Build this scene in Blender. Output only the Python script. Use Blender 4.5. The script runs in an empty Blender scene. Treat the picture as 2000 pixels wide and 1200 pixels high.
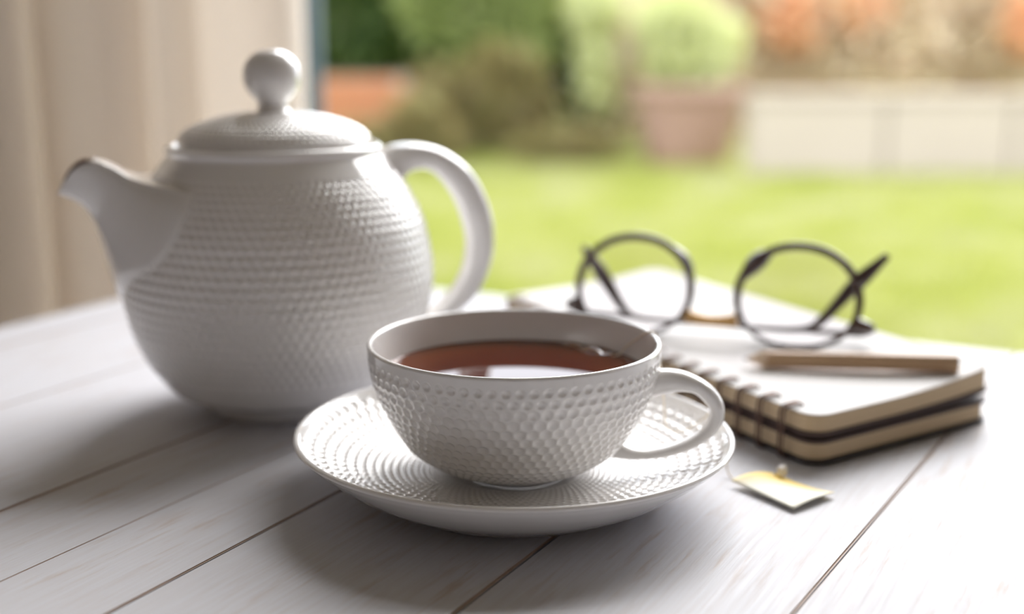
import bpy, bmesh, math, random
import numpy as np
from mathutils import Vector, Matrix
R = math.radians
rng = np.random.default_rng(7)
random.seed(7)
scene = bpy.context.scene
T = 0.75                                   # table top height above the floor

# ------------------------------------------------------------------ camera
cam_d = bpy.data.cameras.new('camera')
cam = bpy.data.objects.new('camera', cam_d)
scene.collection.objects.link(cam)
cam.location = (0, 0, T + 0.163)
cam.rotation_euler = (R(90 - 12.2065), 0, 0)
cam_d.sensor_width = 36
cam_d.lens = 2450 / 2000 * 36
cam_d.clip_start = 0.02
cam_d.dof.use_dof = True
cam_d.dof.focus_distance = 0.402
cam_d.dof.aperture_fstop = 4.0
scene.camera = cam

# ------------------------------------------------------------------ light
world = bpy.data.worlds.new('overcast sky')
scene.world = world
world.use_nodes = True
wn = world.node_tree.nodes; wl = world.node_tree.links
bg = wn['Background']
bg.inputs['Color'].default_value = (0.90, 0.95, 1.03, 1)
bg.inputs['Strength'].default_value = 2.9
sun_d = bpy.data.lights.new('sun', 'SUN')
sun_d.energy = 3.6
sun_d.angle = R(44)
sun_d.color = (1.0, 0.96, 0.92)
sun = bpy.data.objects.new('sun', sun_d)
scene.collection.objects.link(sun)
SUN_AZ, SUN_EL = R(27), R(38)              # veiled sun, behind and to the right
sd = Vector((math.sin(SUN_AZ) * math.cos(SUN_EL), math.cos(SUN_AZ) * math.cos(SUN_EL), math.sin(SUN_EL)))
sun.rotation_euler = sd.to_track_quat('Z', 'Y').to_euler()
scene.view_settings.view_transform = 'Standard'
scene.view_settings.look = 'None'
scene.view_settings.gamma = 1
scene.view_settings.use_curve_mapping = False
scene.view_settings.exposure = 0.55
scene.cycles.use_denoising = True
scene.cycles.max_bounces = 10
scene.cycles.diffuse_bounces = 6
scene.cycles.sample_clamp_indirect = 8
scene.cycles.caustics_reflective = False
scene.cycles.caustics_refractive = False

# ------------------------------------------------------------------ materials
def new_mat(name):
    m = bpy.data.materials.new(name); m.use_nodes = True
    return m, m.node_tree.nodes, m.node_tree.links, m.node_tree.nodes['Principled BSDF']

def plain(name, col, rough=0.5, spec=0.5, var=0.0, vscale=8.0, bump=0.0, bscale=60.0, coat=0.0, metal=0.0, trans=0.0):
    m, n, l, p = new_mat(name)
    p.inputs['Base Color'].default_value = (*col, 1)
    p.inputs['Roughness'].default_value = rough
    p.inputs['Specular IOR Level'].default_value = spec
    p.inputs['Coat Weight'].default_value = coat
    p.inputs['Metallic'].default_value = metal
    tc = n.new('ShaderNodeTexCoord')
    if var:
        t = n.new('ShaderNodeTexNoise'); t.inputs['Scale'].default_value = vscale; t.inputs['Detail'].default_value = 4
        l.new(tc.outputs['Object'], t.inputs['Vector'])
        mx = n.new('ShaderNodeMix'); mx.data_type = 'RGBA'
        mx.inputs['A'].default_value = (*[max(0, c * (1 - var)) for c in col], 1)
        mx.inputs['B'].default_value = (*[min(1, c * (1 + var)) for c in col], 1)
        l.new(t.outputs['Fac'], mx.inputs['Factor']); l.new(mx.outputs['Result'], p.inputs['Base Color'])
    if bump:
        t = n.new('ShaderNodeTexNoise'); t.inputs['Scale'].default_value = bscale
        l.new(tc.outputs['Object'], t.inputs['Vector'])
        b = n.new('ShaderNodeBump'); b.inputs['Strength'].default_value = bump; b.inputs['Distance'].default_value = 0.002
        l.new(t.outputs['Fac'], b.inputs['Height']); l.new(b.outputs['Normal'], p.inputs['Normal'])
    return m

def leaf_mat(name, cols, trans=0.45):
    m, n, l, p = new_mat(name)
    g = n.new('ShaderNodeNewGeometry')
    cr = n.new('ShaderNodeValToRGB')
    cr.color_ramp.elements[0].color = (*cols[0], 1); cr.color_ramp.elements[1].color = (*cols[-1], 1)
    for k, c in enumerate(cols[1:-1]):
        e = cr.color_ramp.elements.new((k + 1) / (len(cols) - 1)); e.color = (*c, 1)
    l.new(g.outputs['Random Per Island'], cr.inputs['Fac'])
    l.new(cr.outputs['Color'], p.inputs['Base Color'])
    p.inputs['Roughness'].default_value = 0.55
    tr = n.new('ShaderNodeBsdfTranslucent'); l.new(cr.outputs['Color'], tr.inputs['Color'])
    mx = n.new('ShaderNodeMixShader'); mx.inputs[0].default_value = trans
    l.new(p.outputs[0], mx.inputs[1]); l.new(tr.outputs[0], mx.inputs[2])
    l.new(mx.outputs[0], n['Material Output'].inputs['Surface'])
    return m

def thin_glass(name, tint=(1, 1, 1), refl=0.06):
    m, n, l, p = new_mat(name)
    t = n.new('ShaderNodeBsdfTransparent'); t.inputs[0].default_value = (*tint, 1)
    g = n.new('ShaderNodeBsdfGlossy'); g.inputs['Roughness'].default_value = 0.02
    f = n.new('ShaderNodeFresnel'); f.inputs[0].default_value = 1.45
    mx = n.new('ShaderNodeMixShader')
    l.new(f.outputs[0], mx.inputs[0]); l.new(t.outputs[0], mx.inputs[1]); l.new(g.outputs[0], mx.inputs[2])
    l.new(mx.outputs[0], n['Material Output'].inputs['Surface'])
    return m

def painted_wood():
    m, n, l, p = new_mat('white washed wood')
    tc = n.new('ShaderNodeTexCoord')
    def noise(sx, sy, sz, detail, rough=0.6):
        mp = n.new('ShaderNodeMapping'); mp.inputs['Scale'].default_value = (sx, sy, sz)
        t = n.new('ShaderNodeTexNoise'); t.inputs['Scale'].default_value = 1; t.inputs['Detail'].default_value = detail
        t.inputs['Roughness'].default_value = rough
        l.new(tc.outputs['Object'], mp.inputs[0]); l.new(mp.outputs[0], t.inputs['Vector'])
        return t.outputs['Fac']
    def ramp(f, a, b, ca=0.0, cb=1.0):
        r = n.new('ShaderNodeMapRange'); r.inputs['From Min'].default_value = a; r.inputs['From Max'].default_value = b
        r.inputs['To Min'].default_value = ca; r.inputs['To Max'].default_value = cb
        l.new(f, r.inputs['Value']); return r.outputs['Result']
    def math_(op, a, b):
        q = n.new('ShaderNodeMath'); q.operation = op
        for k, v in enumerate((a, b)):
            if isinstance(v, (int, float)): q.inputs[k].default_value = v
            else: l.new(v, q.inputs[k])
        return q.outputs[0]
    fine = noise(22, 620, 8, 3)
    patch = noise(11, 26, 8, 3)
    streak = noise(30, 260, 8, 4)
    worn = math_('MULTIPLY', ramp(streak, 0.52, 0.72), ramp(patch, 0.42, 0.66))
    worn = math_('MINIMUM', math_('ADD', math_('MULTIPLY', worn, 0.8), ramp(fine, 0.35, 0.85, 0.0, 0.28)), 1.0)
    mx = n.new('ShaderNodeMix'); mx.data_type = 'RGBA'
    mx.inputs['A'].default_value = (0.585, 0.595, 0.64, 1); mx.inputs['B'].default_value = (0.44, 0.345, 0.285, 1)
    l.new(worn, mx.inputs['Factor'])
    sp = noise(180, 420, 90, 2)                      # small dark nicks
    m2 = n.new('ShaderNodeMix'); m2.data_type = 'RGBA'
    l.new(mx.outputs['Result'], m2.inputs['A']); m2.inputs['B'].default_value = (0.22, 0.18, 0.16, 1)
    l.new(math_('MULTIPLY', ramp(sp, 0.80, 0.84), 0.8), m2.inputs['Factor'])
    l.new(m2.outputs['Result'], p.inputs['Base Color'])
    l.new(ramp(fine, 0.3, 0.7, 0.5, 0.62), p.inputs['Roughness'])
    p.inputs['Specular IOR Level'].default_value = 0.22
    bp = n.new('ShaderNodeBump'); bp.inputs['Strength'].default_value = 0.30; bp.inputs['Distance'].default_value = 0.0006
    l.new(math_('ADD', fine, math_('MULTIPLY', streak, 0.6)), bp.inputs['Height'])
    l.new(bp.outputs['Normal'], p.inputs['Normal'])
    return m

M = {}
M['porcelain'] = plain('white glazed porcelain', (0.80, 0.785, 0.775), 0.10, 0.75, coat=0.6)
M['unglazed'] = plain('unglazed foot', (0.62, 0.55, 0.48), 0.7)
M['wood'] = painted_wood()
M['worn'] = plain('worn plank edge', (0.44, 0.34, 0.28), 0.6, var=0.5, vscale=40)
M['table_leg'] = plain('painted leg', (0.76, 0.75, 0.76), 0.45, var=0.05)
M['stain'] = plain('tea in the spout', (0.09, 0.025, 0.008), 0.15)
M['wall'] = plain('interior wall paint', (0.60, 0.55, 0.53), 0.85, var=0.02)
M['ceiling'] = plain('ceiling paint', (0.56, 0.52, 0.49), 0.9, var=0.02)
M['outer_wall'] = plain('outer render', (0.6, 0.57, 0.52), 0.9, var=0.06)
M['floor'] = plain('floor tiles', (0.52, 0.43, 0.35), 0.45, var=0.12, vscale=3)
M['frame'] = plain('blue grey door frame', (0.05, 0.11, 0.15), 0.4)
M['glass'] = thin_glass('window glass')
M['lens'] = thin_glass('lens glass', (0.985, 0.975, 0.985))
M['horn'] = plain('dark brown acetate', (0.050, 0.024, 0.017), 0.22, coat=0.4, var=0.35, vscale=120)
M['amber'] = plain('amber metal bridge', (0.60, 0.36, 0.13), 0.3, metal=0.35)
M['steel'] = plain('steel', (0.5, 0.5, 0.5), 0.3, metal=1)
M['cover'] = plain('dark brown card', (0.075, 0.045, 0.038), 0.6, var=0.1)
M['under_cover'] = plain('near black card', (0.03, 0.022, 0.022), 0.6)
M['wire'] = plain('dark copper wire', (0.13, 0.075, 0.055), 0.4, metal=0.5)
M['paper'] = plain('cream page', (0.74, 0.73, 0.73), 0.8, var=0.01)
M['pencil'] = plain('raw cedar pencil', (0.55, 0.37, 0.225), 0.55, var=0.06, vscale=60)
M['cut'] = plain('cut pencil wood', (0.78, 0.62, 0.46), 0.7, var=0.08, vscale=200)
M['lead'] = plain('graphite', (0.10, 0.085, 0.08), 0.4)
M['string'] = plain('cotton string', (0.84, 0.75, 0.62), 0.8)
M['knot'] = plain('white knot', (0.85, 0.82, 0.8), 0.8)
M['bark'] = plain('bark', (0.13, 0.09, 0.055), 0.9, var=0.3)
M['soil'] = plain('soil', (0.09, 0.06, 0.04), 0.95, var=0.3)
M['lawn'] = plain('lawn ground', (0.33, 0.35, 0.10), 0.9, var=0.25, vscale=1.2)
M['patio'] = plain('patio slab', (0.55, 0.52, 0.47), 0.8, var=0.06)
M['clay'] = plain('mauve brown clay', (0.30, 0.185, 0.14), 0.75, var=0.15, vscale=5)
M['block'] = plain('cream rendered block', (0.40, 0.34, 0.28), 0.85, var=0.05, vscale=3)
M['brick'] = plain('orange brick', (0.42, 0.17, 0.075), 0.85, var=0.3, vscale=14)
M['mortar'] = plain('mortar', (0.36, 0.31, 0.25), 0.9, var=0.1)
M['tan_board'] = plain('weathered tan board', (0.50, 0.37, 0.22), 0.85, var=0.2, vscale=2)
M['leaf_dark'] = leaf_mat('dark green leaves', [(0.03, 0.07, 0.008), (0.07, 0.13, 0.02), (0.13, 0.17, 0.05)])
M['leaf_mid'] = leaf_mat('mid green leaves', [(0.16, 0.22, 0.05), (0.30, 0.36, 0.10), (0.42, 0.46, 0.20)])
M['leaf_lime'] = leaf_mat('lime leaves', [(0.54, 0.57, 0.22), (0.64, 0.66, 0.34), (0.70, 0.72, 0.44)])
M['leaf_yellow'] = leaf_mat('yellow green leaves', [(0.42, 0.46, 0.03), (0.5, 0.55, 0.06)])
M['leaf_olive'] = leaf_mat('olive brown leaves', [(0.20, 0.15, 0.06), (0.32, 0.25, 0.10), (0.30, 0.30, 0.11)])
M['leaf_tan'] = leaf_mat('tan dry leaves', [(0.66, 0.53, 0.36), (0.72, 0.61, 0.45), (0.62, 0.55, 0.37), (0.76, 0.59, 0.45)])
M['leaf_rust'] = leaf_mat('rust leaves', [(0.78, 0.45, 0.25), (0.82, 0.55, 0.33)])
M['grass'] = leaf_mat('grass blades', [(0.28, 0.31, 0.07), (0.37, 0.38, 0.13), (0.43, 0.42, 0.22), (0.36, 0.38, 0.08)], 0.35)

def lawn_patches(m):
    n, l = m.node_tree.nodes, m.node_tree.links
    tc = n.new('ShaderNodeTexCoord'); t = n.new('ShaderNodeTexNoise'); t.inputs['Scale'].default_value = 1.9; t.inputs['Detail'].default_value = 3
    l.new(tc.outputs['Object'], t.inputs['Vector'])
    cr = n.new('ShaderNodeValToRGB')
    for k, (p_, c) in enumerate(((.36, (.28, .32, .03)), (.47, (.35, .37, .08)), (.56, (.40, .41, .16)), (.66, (.42, .41, .25)))):
        e = cr.color_ramp.elements[k] if k < 2 else cr.color_ramp.elements.new(p_)
        e.position = p_; e.color = (*c, 1)
    l.new(t.outputs['Fac'], cr.inputs['Fac'])
    for node in [q for q in n if q.type in ('BSDF_PRINCIPLED', 'BSDF_TRANSLUCENT')]:
        inp = node.inputs['Base Color' if node.type == 'BSDF_PRINCIPLED' else 'Color']
        old = inp.links[0].from_socket
        mx = n.new('ShaderNodeMix'); mx.data_type = 'RGBA'; mx.inputs['Factor'].default_value = .65
        l.new(old, mx.inputs['A']); l.new(cr.outputs['Color'], mx.inputs['B']); l.new(mx.outputs['Result'], inp)
lawn_patches(M['grass']); lawn_patches(M['lawn'])

def curtain_mat():
    m, n, l, p = new_mat('beige linen curtain')
    tc = n.new('ShaderNodeTexCoord')
    w = n.new('ShaderNodeTexWave'); w.inputs['Scale'].default_value = 260; w.bands_direction = 'Z'
    w.inputs['Distortion'].default_value = 1.0
    l.new(tc.outputs['Object'], w.inputs['Vector'])
    mx = n.new('ShaderNodeMix'); mx.data_type = 'RGBA'
    mx.inputs['A'].default_value = (0.88, 0.82, 0.76, 1); mx.inputs['B'].default_value = (0.93, 0.89, 0.84, 1)
    l.new(w.outputs['Fac'], mx.inputs['Factor'])
    l.new(mx.outputs['Result'], p.inputs['Base Color']); p.inputs['Roughness'].default_value = 0.9
    tr = n.new('ShaderNodeBsdfTranslucent'); l.new(mx.outputs['Result'], tr.inputs['Color'])
    ms = n.new('ShaderNodeMixShader'); ms.inputs[0].default_value = 0.46
    l.new(p.outputs[0], ms.inputs[1]); l.new(tr.outputs[0], ms.inputs[2])
    l.new(ms.outputs[0], n['Material Output'].inputs['Surface'])
    return m
M['curtain'] = curtain_mat()

def tea_mat():
    m, n, l, p = new_mat('black tea')
    tc = n.new('ShaderNodeTexCoord')
    s = n.new('ShaderNodeSeparateXYZ'); l.new(tc.outputs['Object'], s.inputs[0])
    v = n.new('ShaderNodeCombineXYZ'); l.new(s.outputs[0], v.inputs[0]); l.new(s.outputs[1], v.inputs[1])
    ln = n.new('ShaderNodeVectorMath'); ln.operation = 'LENGTH'; l.new(v.outputs[0], ln.inputs[0])
    cr = n.new('ShaderNodeValToRGB')                 # thinner tea towards the wall of the cup
    cr.color_ramp.elements[0].position = 0.55; cr.color_ramp.elements[0].color = (0.07, 0.009, 0.002, 1)
    cr.color_ramp.elements[1].position = 1.0; cr.color_ramp.elements[1].color = (0.15, 0.038, 0.008, 1)
    mr = n.new('ShaderNodeMath'); mr.operation = 'DIVIDE'; mr.inputs[1].default_value = 0.049
    l.new(ln.outputs['Value'], mr.inputs[0]); l.new(mr.outputs[0], cr.inputs[0])
    l.new(cr.outputs[0], p.inputs['Base Color'])
    p.inputs['Roughness'].default_value = 0.02; p.inputs['IOR'].default_value = 1.34
    return m
M['tea'] = tea_mat()

def tag_mat():
    m, n, l, p = new_mat('tag paper with yellow print')
    tc = n.new('ShaderNodeTexCoord')
    s = n.new('ShaderNodeSeparateXYZ'); l.new(tc.outputs['Generated'], s.inputs[0])
    a = n.new('ShaderNodeMath'); a.operation = 'MULTIPLY_ADD'; a.inputs[1].default_value = 0.35
    l.new(s.outputs[0], a.inputs[0]); l.new(s.outputs[1], a.inputs[2])
    cr = n.new('ShaderNodeValToRGB')
    cr.color_ramp.elements[0].position = 0.66; cr.color_ramp.elements[0].color = (0.86, 0.85, 0.74, 1)
    cr.color_ramp.elements[1].position = 0.95; cr.color_ramp.elements[1].color = (0.80, 0.58, 0.12, 1)
    l.new(a.outputs[0], cr.inputs[0]); l.new(cr.outputs[0], p.inputs['Base Color'])
    p.inputs['Roughness'].default_value = 0.6
    return m
M['tag'] = tag_mat()

# ------------------------------------------------------------------ helpers
def link(o, parent=None):
    scene.collection.objects.link(o)
    if parent: o.parent = parent
    return o

def mesh_obj(name, verts, faces, mat, parent=None, smooth=False, kind=None):
    me = bpy.data.meshes.new(name)
    me.from_pydata([tuple(v) for v in np.asarray(verts, float).tolist()], [], [tuple(f) for f in faces])
    mats = mat if isinstance(mat, (list, tuple)) else [mat]
    for q in mats: me.materials.append(q)
    if smooth: me.polygons.foreach_set('use_smooth', np.ones(len(me.polygons), bool))
    me.update()
    o = link(bpy.data.objects.new(name, me), parent)
    if kind: o['kind'] = kind
    return o

def tag(o, label, cat, group=None):
    o['label'] = label; o['category'] = cat
    if group: o['group'] = group
    return o

def empty(name, loc, rz=0, label=None, cat=None, group=None):
    o = link(bpy.data.objects.new(name, None))
    o.location = loc; o.rotation_euler = (0, 0, rz); o.empty_display_size = 0.02
    if label: tag(o, label, cat, group)
    return o

def recalc(o):
    bm = bmesh.new(); bm.from_mesh(o.data); bmesh.ops.recalc_face_normals(bm, faces=bm.faces); bm.to_mesh(o.data); bm.free()
    return o

def box(name, lo, hi, mat, parent=None, bevel=0.0, seg=2, kind=None):
    bm = bmesh.new()
    bmesh.ops.create_cube(bm, size=1)
    lo, hi = Vector(lo), Vector(hi)
    for v in bm.verts: v.co = Vector([(lo[i] + hi[i]) / 2 + v.co[i] * (hi[i] - lo[i]) for i in range(3)])
    if bevel: bmesh.ops.bevel(bm, geom=bm.edges[:], offset=bevel, segments=seg, affect='EDGES')
    me = bpy.data.meshes.new(name); bm.to_mesh(me); bm.free(); me.materials.append(mat)
    o = link(bpy.data.objects.new(name, me), parent)
    if kind: o['kind'] = kind
    return o

def pchip(x, y, xi):
    x = np.array(x, float); y = np.array(y, float); h = np.diff(x); d = np.diff(y) / h
    m = np.zeros(len(x)); m[0] = d[0]; m[-1] = d[-1]
    for i in range(1, len(x) - 1):
        m[i] = 0 if d[i - 1] * d[i] <= 0 else 2 * d[i - 1] * d[i] / (d[i - 1] + d[i])
    k = np.clip(np.searchsorted(x, xi) - 1, 0, len(h) - 1); t = (xi - x[k]) / h[k]
    return (2*t**3-3*t**2+1)*y[k]+(t**3-2*t**2+t)*h[k]*m[k]+(-2*t**3+3*t**2)*y[k+1]+(t**3-t**2)*h[k]*m[k+1]

def smooth_path(P, n):
    """Catmull-Rom through the points P, resampled evenly to n points."""
    P = np.array(P, float)
    Q = np.vstack([2 * P[0] - P[1], P, 2 * P[-1] - P[-2]])
    out = []
    for i in range(1, len(Q) - 2):
        t = np.linspace(0, 1, 24, endpoint=False)[:, None]
        a, b, c, d = Q[i - 1], Q[i], Q[i + 1], Q[i + 2]
        out.append(0.5 * (2 * b + (c - a) * t + (2 * a - 5 * b + 4 * c - d) * t**2 + (3 * b - a - 3 * c + d) * t**3))
    out.append(P[-1][None]); C = np.vstack(out)
    s = np.concatenate([[0], np.cumsum(np.linalg.norm(np.diff(C, axis=0), axis=1))])
    si = np.linspace(0, s[-1], n)
    return np.stack([np.interp(si, s, C[:, k]) for k in range(P.shape[1])], 1)

def arc_resample(prof, ds):
    prof = np.array(prof, float)
    s = np.concatenate([[0], np.cumsum(np.linalg.norm(np.diff(prof, axis=0), axis=1))])
    n = max(2, int(s[-1] / ds) + 1)
    si = np.linspace(0, s[-1], n)
    return np.stack([np.interp(si, s, prof[:, k]) for k in range(2)], 1)

def lathe(name, prof, segs, mat, parent=None, dimp=None, smooth=True):
    """Revolve prof [(r,z)] (outside going up).  dimp = dict(i0,i1,N,depth,ratio,first,size) presses dimples
    into the profile between the point indices i0 and i1 (real relief, staggered rows)."""
    prof = np.array(prof, float)
    r, z = prof[:, 0], prof[:, 1]
    s = np.concatenate([[0], np.cumsum(np.hypot(np.diff(r), np.diff(z)))])
    tr, tz = np.gradient(r, s + np.arange(len(s)) * 1e-9), np.gradient(z, s + np.arange(len(s)) * 1e-9)
    L = np.hypot(tr, tz) + 1e-12; nr, nz = tz / L, -tr / L         # outward normal
    th = np.linspace(0, 2 * np.pi, segs, endpoint=False)
    disp = np.zeros((len(r), segs))
    for dm in ([] if dimp is None else dimp if isinstance(dimp, list) else [dimp]):
        i0, i1, N, depth, ratio = dm['i0'], dm['i1'], dm['N'], dm['depth'], dm['ratio']
        lo, hi = (s[i0], s[i1]); sg = 1 if hi > lo else -1
        sk = lo + sg * dm.get('first', 0.0); k = 0
        while (hi - sk) * sg > 0:
            rk = np.interp(sk, s, r); a = 2 * np.pi * rk / N
            sz = dm['size'][min(k, len(dm['size']) - 1)]
            hu, hv = a * sz, a * ratio * sz * dm.get('tall', 1.0)
            rows = np.where(np.abs(s - sk) < hv)[0]
            off = (k % 2) * 0.5
            du = (((th * N / (2 * np.pi) - off + 0.5) % 1) - 0.5) * a
            for i in rows:
                d2 = (du / hu) ** 2 + ((s[i] - sk) / hv) ** 2
                dd = (1 - d2); dd = np.clip(dd, 0, 1)
                dd = dd * (a / dm.get('aref', a))
                disp[i] = np.maximum(disp[i], depth * dd)
            sk += sg * a * ratio; k += 1
    rr = r[:, None] - nr[:, None] * disp; zz = z[:, None] - nz[:, None] * disp
    V, idx = [], []
    cnt = 0
    for i in range(len(r)):
        if r[i] < 1e-6:
            V.append(np.array([[0, 0, z[i]]])); idx.append(None if False else ('p', cnt)); cnt += 1
        else:
            V.append(np.stack([rr[i] * np.cos(th), rr[i] * np.sin(th), zz[i]], 1)); idx.append(('r', cnt)); cnt += segs
    F = []
    J = np.arange(segs); K = (J + 1) % segs
    for i in range(len(r) - 1):
        a, b = idx[i], idx[i + 1]
        if a[0] == 'r' and b[0] == 'r':
            F += np.stack([a[1] + J, a[1] + K, b[1] + K, b[1] + J], 1).tolist()
        elif a[0] == 'p' and b[0] == 'r':
            F += np.stack([np.full(segs, a[1]), b[1] + K, b[1] + J], 1).tolist()
        elif a[0] == 'r' and b[0] == 'p':
            F += np.stack([a[1] + J, a[1] + K, np.full(segs, b[1])], 1).tolist()
    return mesh_obj(name, np.vstack(V), F, mat, parent, smooth)

def loft(name, rings, mat, parent=None, caps=True, smooth=True, closed=False):
    rings = np.array(rings, float); n, m, _ = rings.shape
    V = rings.reshape(-1, 3); F = []
    for i in range(n if closed else n - 1):
        i2 = (i + 1) % n
        for j in range(m):
            k = (j + 1) % m
            F.append((i * m + j, i * m + k, i2 * m + k, i2 * m + j))
    if caps and not closed:
        F.append(tuple(range(m))[::-1]); F.append(tuple((n - 1) * m + j for j in range(m)))
    return recalc(mesh_obj(name, V, F, mat, parent, smooth))

def tube(name, P, rad, mat, parent=None, sides=10, closed=False, up=(0, 0, 1), flat=1.0, caps=True):
    """Tube through points P; rad a number or a list; flat scales the cross-section along 'up'."""
    P = np.array(P, float); n = len(P)
    rad = np.full(n, rad) if np.isscalar(rad) else np.interp(np.linspace(0, 1, n), np.linspace(0, 1, len(rad)), rad)
    rings = []
    for i in range(n):
        if closed: t = P[(i + 1) % n] - P[i - 1]
        else: t = P[min(i + 1, n - 1)] - P[max(i - 1, 0)]
        t = t / (np.linalg.norm(t) + 1e-12)
        u = np.array(up, float); u = u - t * (u @ t)
        if np.linalg.norm(u) < 1e-3: u = np.array([1.0, 0, 0]) - t * t[0]
        u /= np.linalg.norm(u); v = np.cross(t, u)
        a = np.linspace(0, 2 * np.pi, sides, endpoint=False)[:, None]
        rings.append(P[i] + rad[i] * (np.cos(a) * u * flat + np.sin(a) * v))
    return loft(name, rings, mat, parent, caps=caps, closed=closed)

def strap(name, O, I, half_w, mat, parent=None, n=56, m=24, e=2.6):
    """Handle: outer and inner outline (s,h) in the local XZ plane, super-elliptic section."""
    Po, Pi = smooth_path(O, n), smooth_path(I, n)
    rings = []
    hw = np.interp(np.linspace(0, 1, n), np.linspace(0, 1, len(half_w)), half_w)
    for k in range(n):
        c = (Po[k] + Pi[k]) / 2; d = (Po[k] - Pi[k]) / 2
        a = np.linspace(0, 2 * np.pi, m, endpoint=False)
        ca, sa = np.cos(a), np.sin(a)
        x = np.sign(ca) * np.abs(ca) ** (2 / e); y = np.sign(sa) * np.abs(sa) ** (2 / e)
        rings.append(np.stack([c[0] + d[0] * x, hw[k] * y, c[1] + d[1] * x], 1))
    return loft(name, rings, mat, parent)

def arc(cx, cz, r, a0, a1, n):
    a = np.radians(np.linspace(a0, a1, n)); return [(cx + r * math.cos(t), cz + r * math.sin(t)) for t in a]

# ================================================================== ROOM
X0, X1, Y0, Y1, ZC = -2.2, 1.75, -2.4, 1.32, 2.55
OX0, OX1, OZ = -1.2, 1.55, 2.25                     # door opening to the garden
box('floor', (X0 - .2, Y0 - .2, -0.08), (X1 + .2, Y1 + .2, 0), M['floor'], kind='structure')
box('ceiling', (X0 - .2, Y0 - .2, ZC), (X1 + .2, Y1 + .2, ZC + .1), M['ceiling'], kind='structure')
box('wall_left', (X0 - .2, Y0, 0), (X0, Y1, ZC), M['wall'], kind='structure')
box('wall_front', (X0 - .2, Y0 - .2, 0), (X1 + .2, Y0, ZC), M['wall'], kind='structure')
def wall_boxes(name, boxes):
    V, F = [], []
    for lo, hi in boxes:
        k = len(V)
        for x in (lo[0], hi[0]):
            for y in (lo[1], hi[1]):
                for z in (lo[2], hi[2]): V.append((x, y, z))
        F.extend([(k, k+1, k+3, k+2), (k+4, k+6, k+7, k+5), (k, k+4, k+5, k+1), (k+2, k+3, k+7, k+6), (k, k+2, k+6, k+4), (k+1, k+5, k+7, k+3)])
    o = mesh_obj(name, V, F, M['wall']); o['kind'] = 'structure'; recalc(o)
ya, yb = Y1, Y1 + .2
wall_boxes('wall_back', [((X0 - .2, ya, 0), (OX0, yb, ZC)), ((OX1, ya, 0), (X1 + .2, yb, ZC)), ((OX0, ya, OZ), (OX1, yb, ZC))])
wall_boxes('wall_right', [((X1, Y0, 0), (X1 + .2, Y1, ZC))])
dr = empty('door_1', ((OX0 + OX1) / 2, Y1 + .05, 0)); dr['kind'] = 'structure'
cx = (OX0 + OX1) / 2
def dbox(name, lo, hi, m, bev=0.002):
    return box(name, (lo[0] - cx, lo[1] - Y1 - .05, lo[2]), (hi[0] - cx, hi[1] - Y1 - .05, hi[2]), m, dr, bev)
dbox('frame_head', (OX0, Y1 + .02, OZ - .05), (OX1, Y1 + .14, OZ), M['frame'])
dbox('frame_sill', (OX0, Y1 + .02, 0.0), (OX1, Y1 + .14, .025), M['frame'])
dbox('frame_jamb', (OX0, Y1 + .02, .025), (OX0 + .05, Y1 + .14, OZ - .05), M['frame'])
dbox('frame_jamb', (OX1 - .05, Y1 + .02, .025), (OX1, Y1 + .14, OZ - .05), M['frame'])
dbox('door_stile', (-.262, Y1 + .03, .025), (-.206, Y1 + .07, OZ - .05), M['frame'])
dbox('door_stile', (OX0 + .05, Y1 + .03, .025), (OX0 + .10, Y1 + .07, OZ - .05), M['frame'])
dbox('door_pane', (OX0 + .10, Y1 + .046, .025), (-.262, Y1 + .052, OZ - .05), M['glass'], 0)

# ================================================================== TABLE
PH = R(28.42)
tb = empty('table', (-.1904, .8869, 0), 0, 'white-washed plank table standing by the garden doors, holding the tea things', 'table')
tb.rotation_euler = (0, 0, -PH - math.pi / 2)       # local +X along the planks, local -Y... across
# local frame: x = length (away from the far edge), y = width; check orientation
ldir = Vector((-math.sin(PH), -math.cos(PH))); wdir = Vector((math.cos(PH), -math.sin(PH)))
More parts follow.
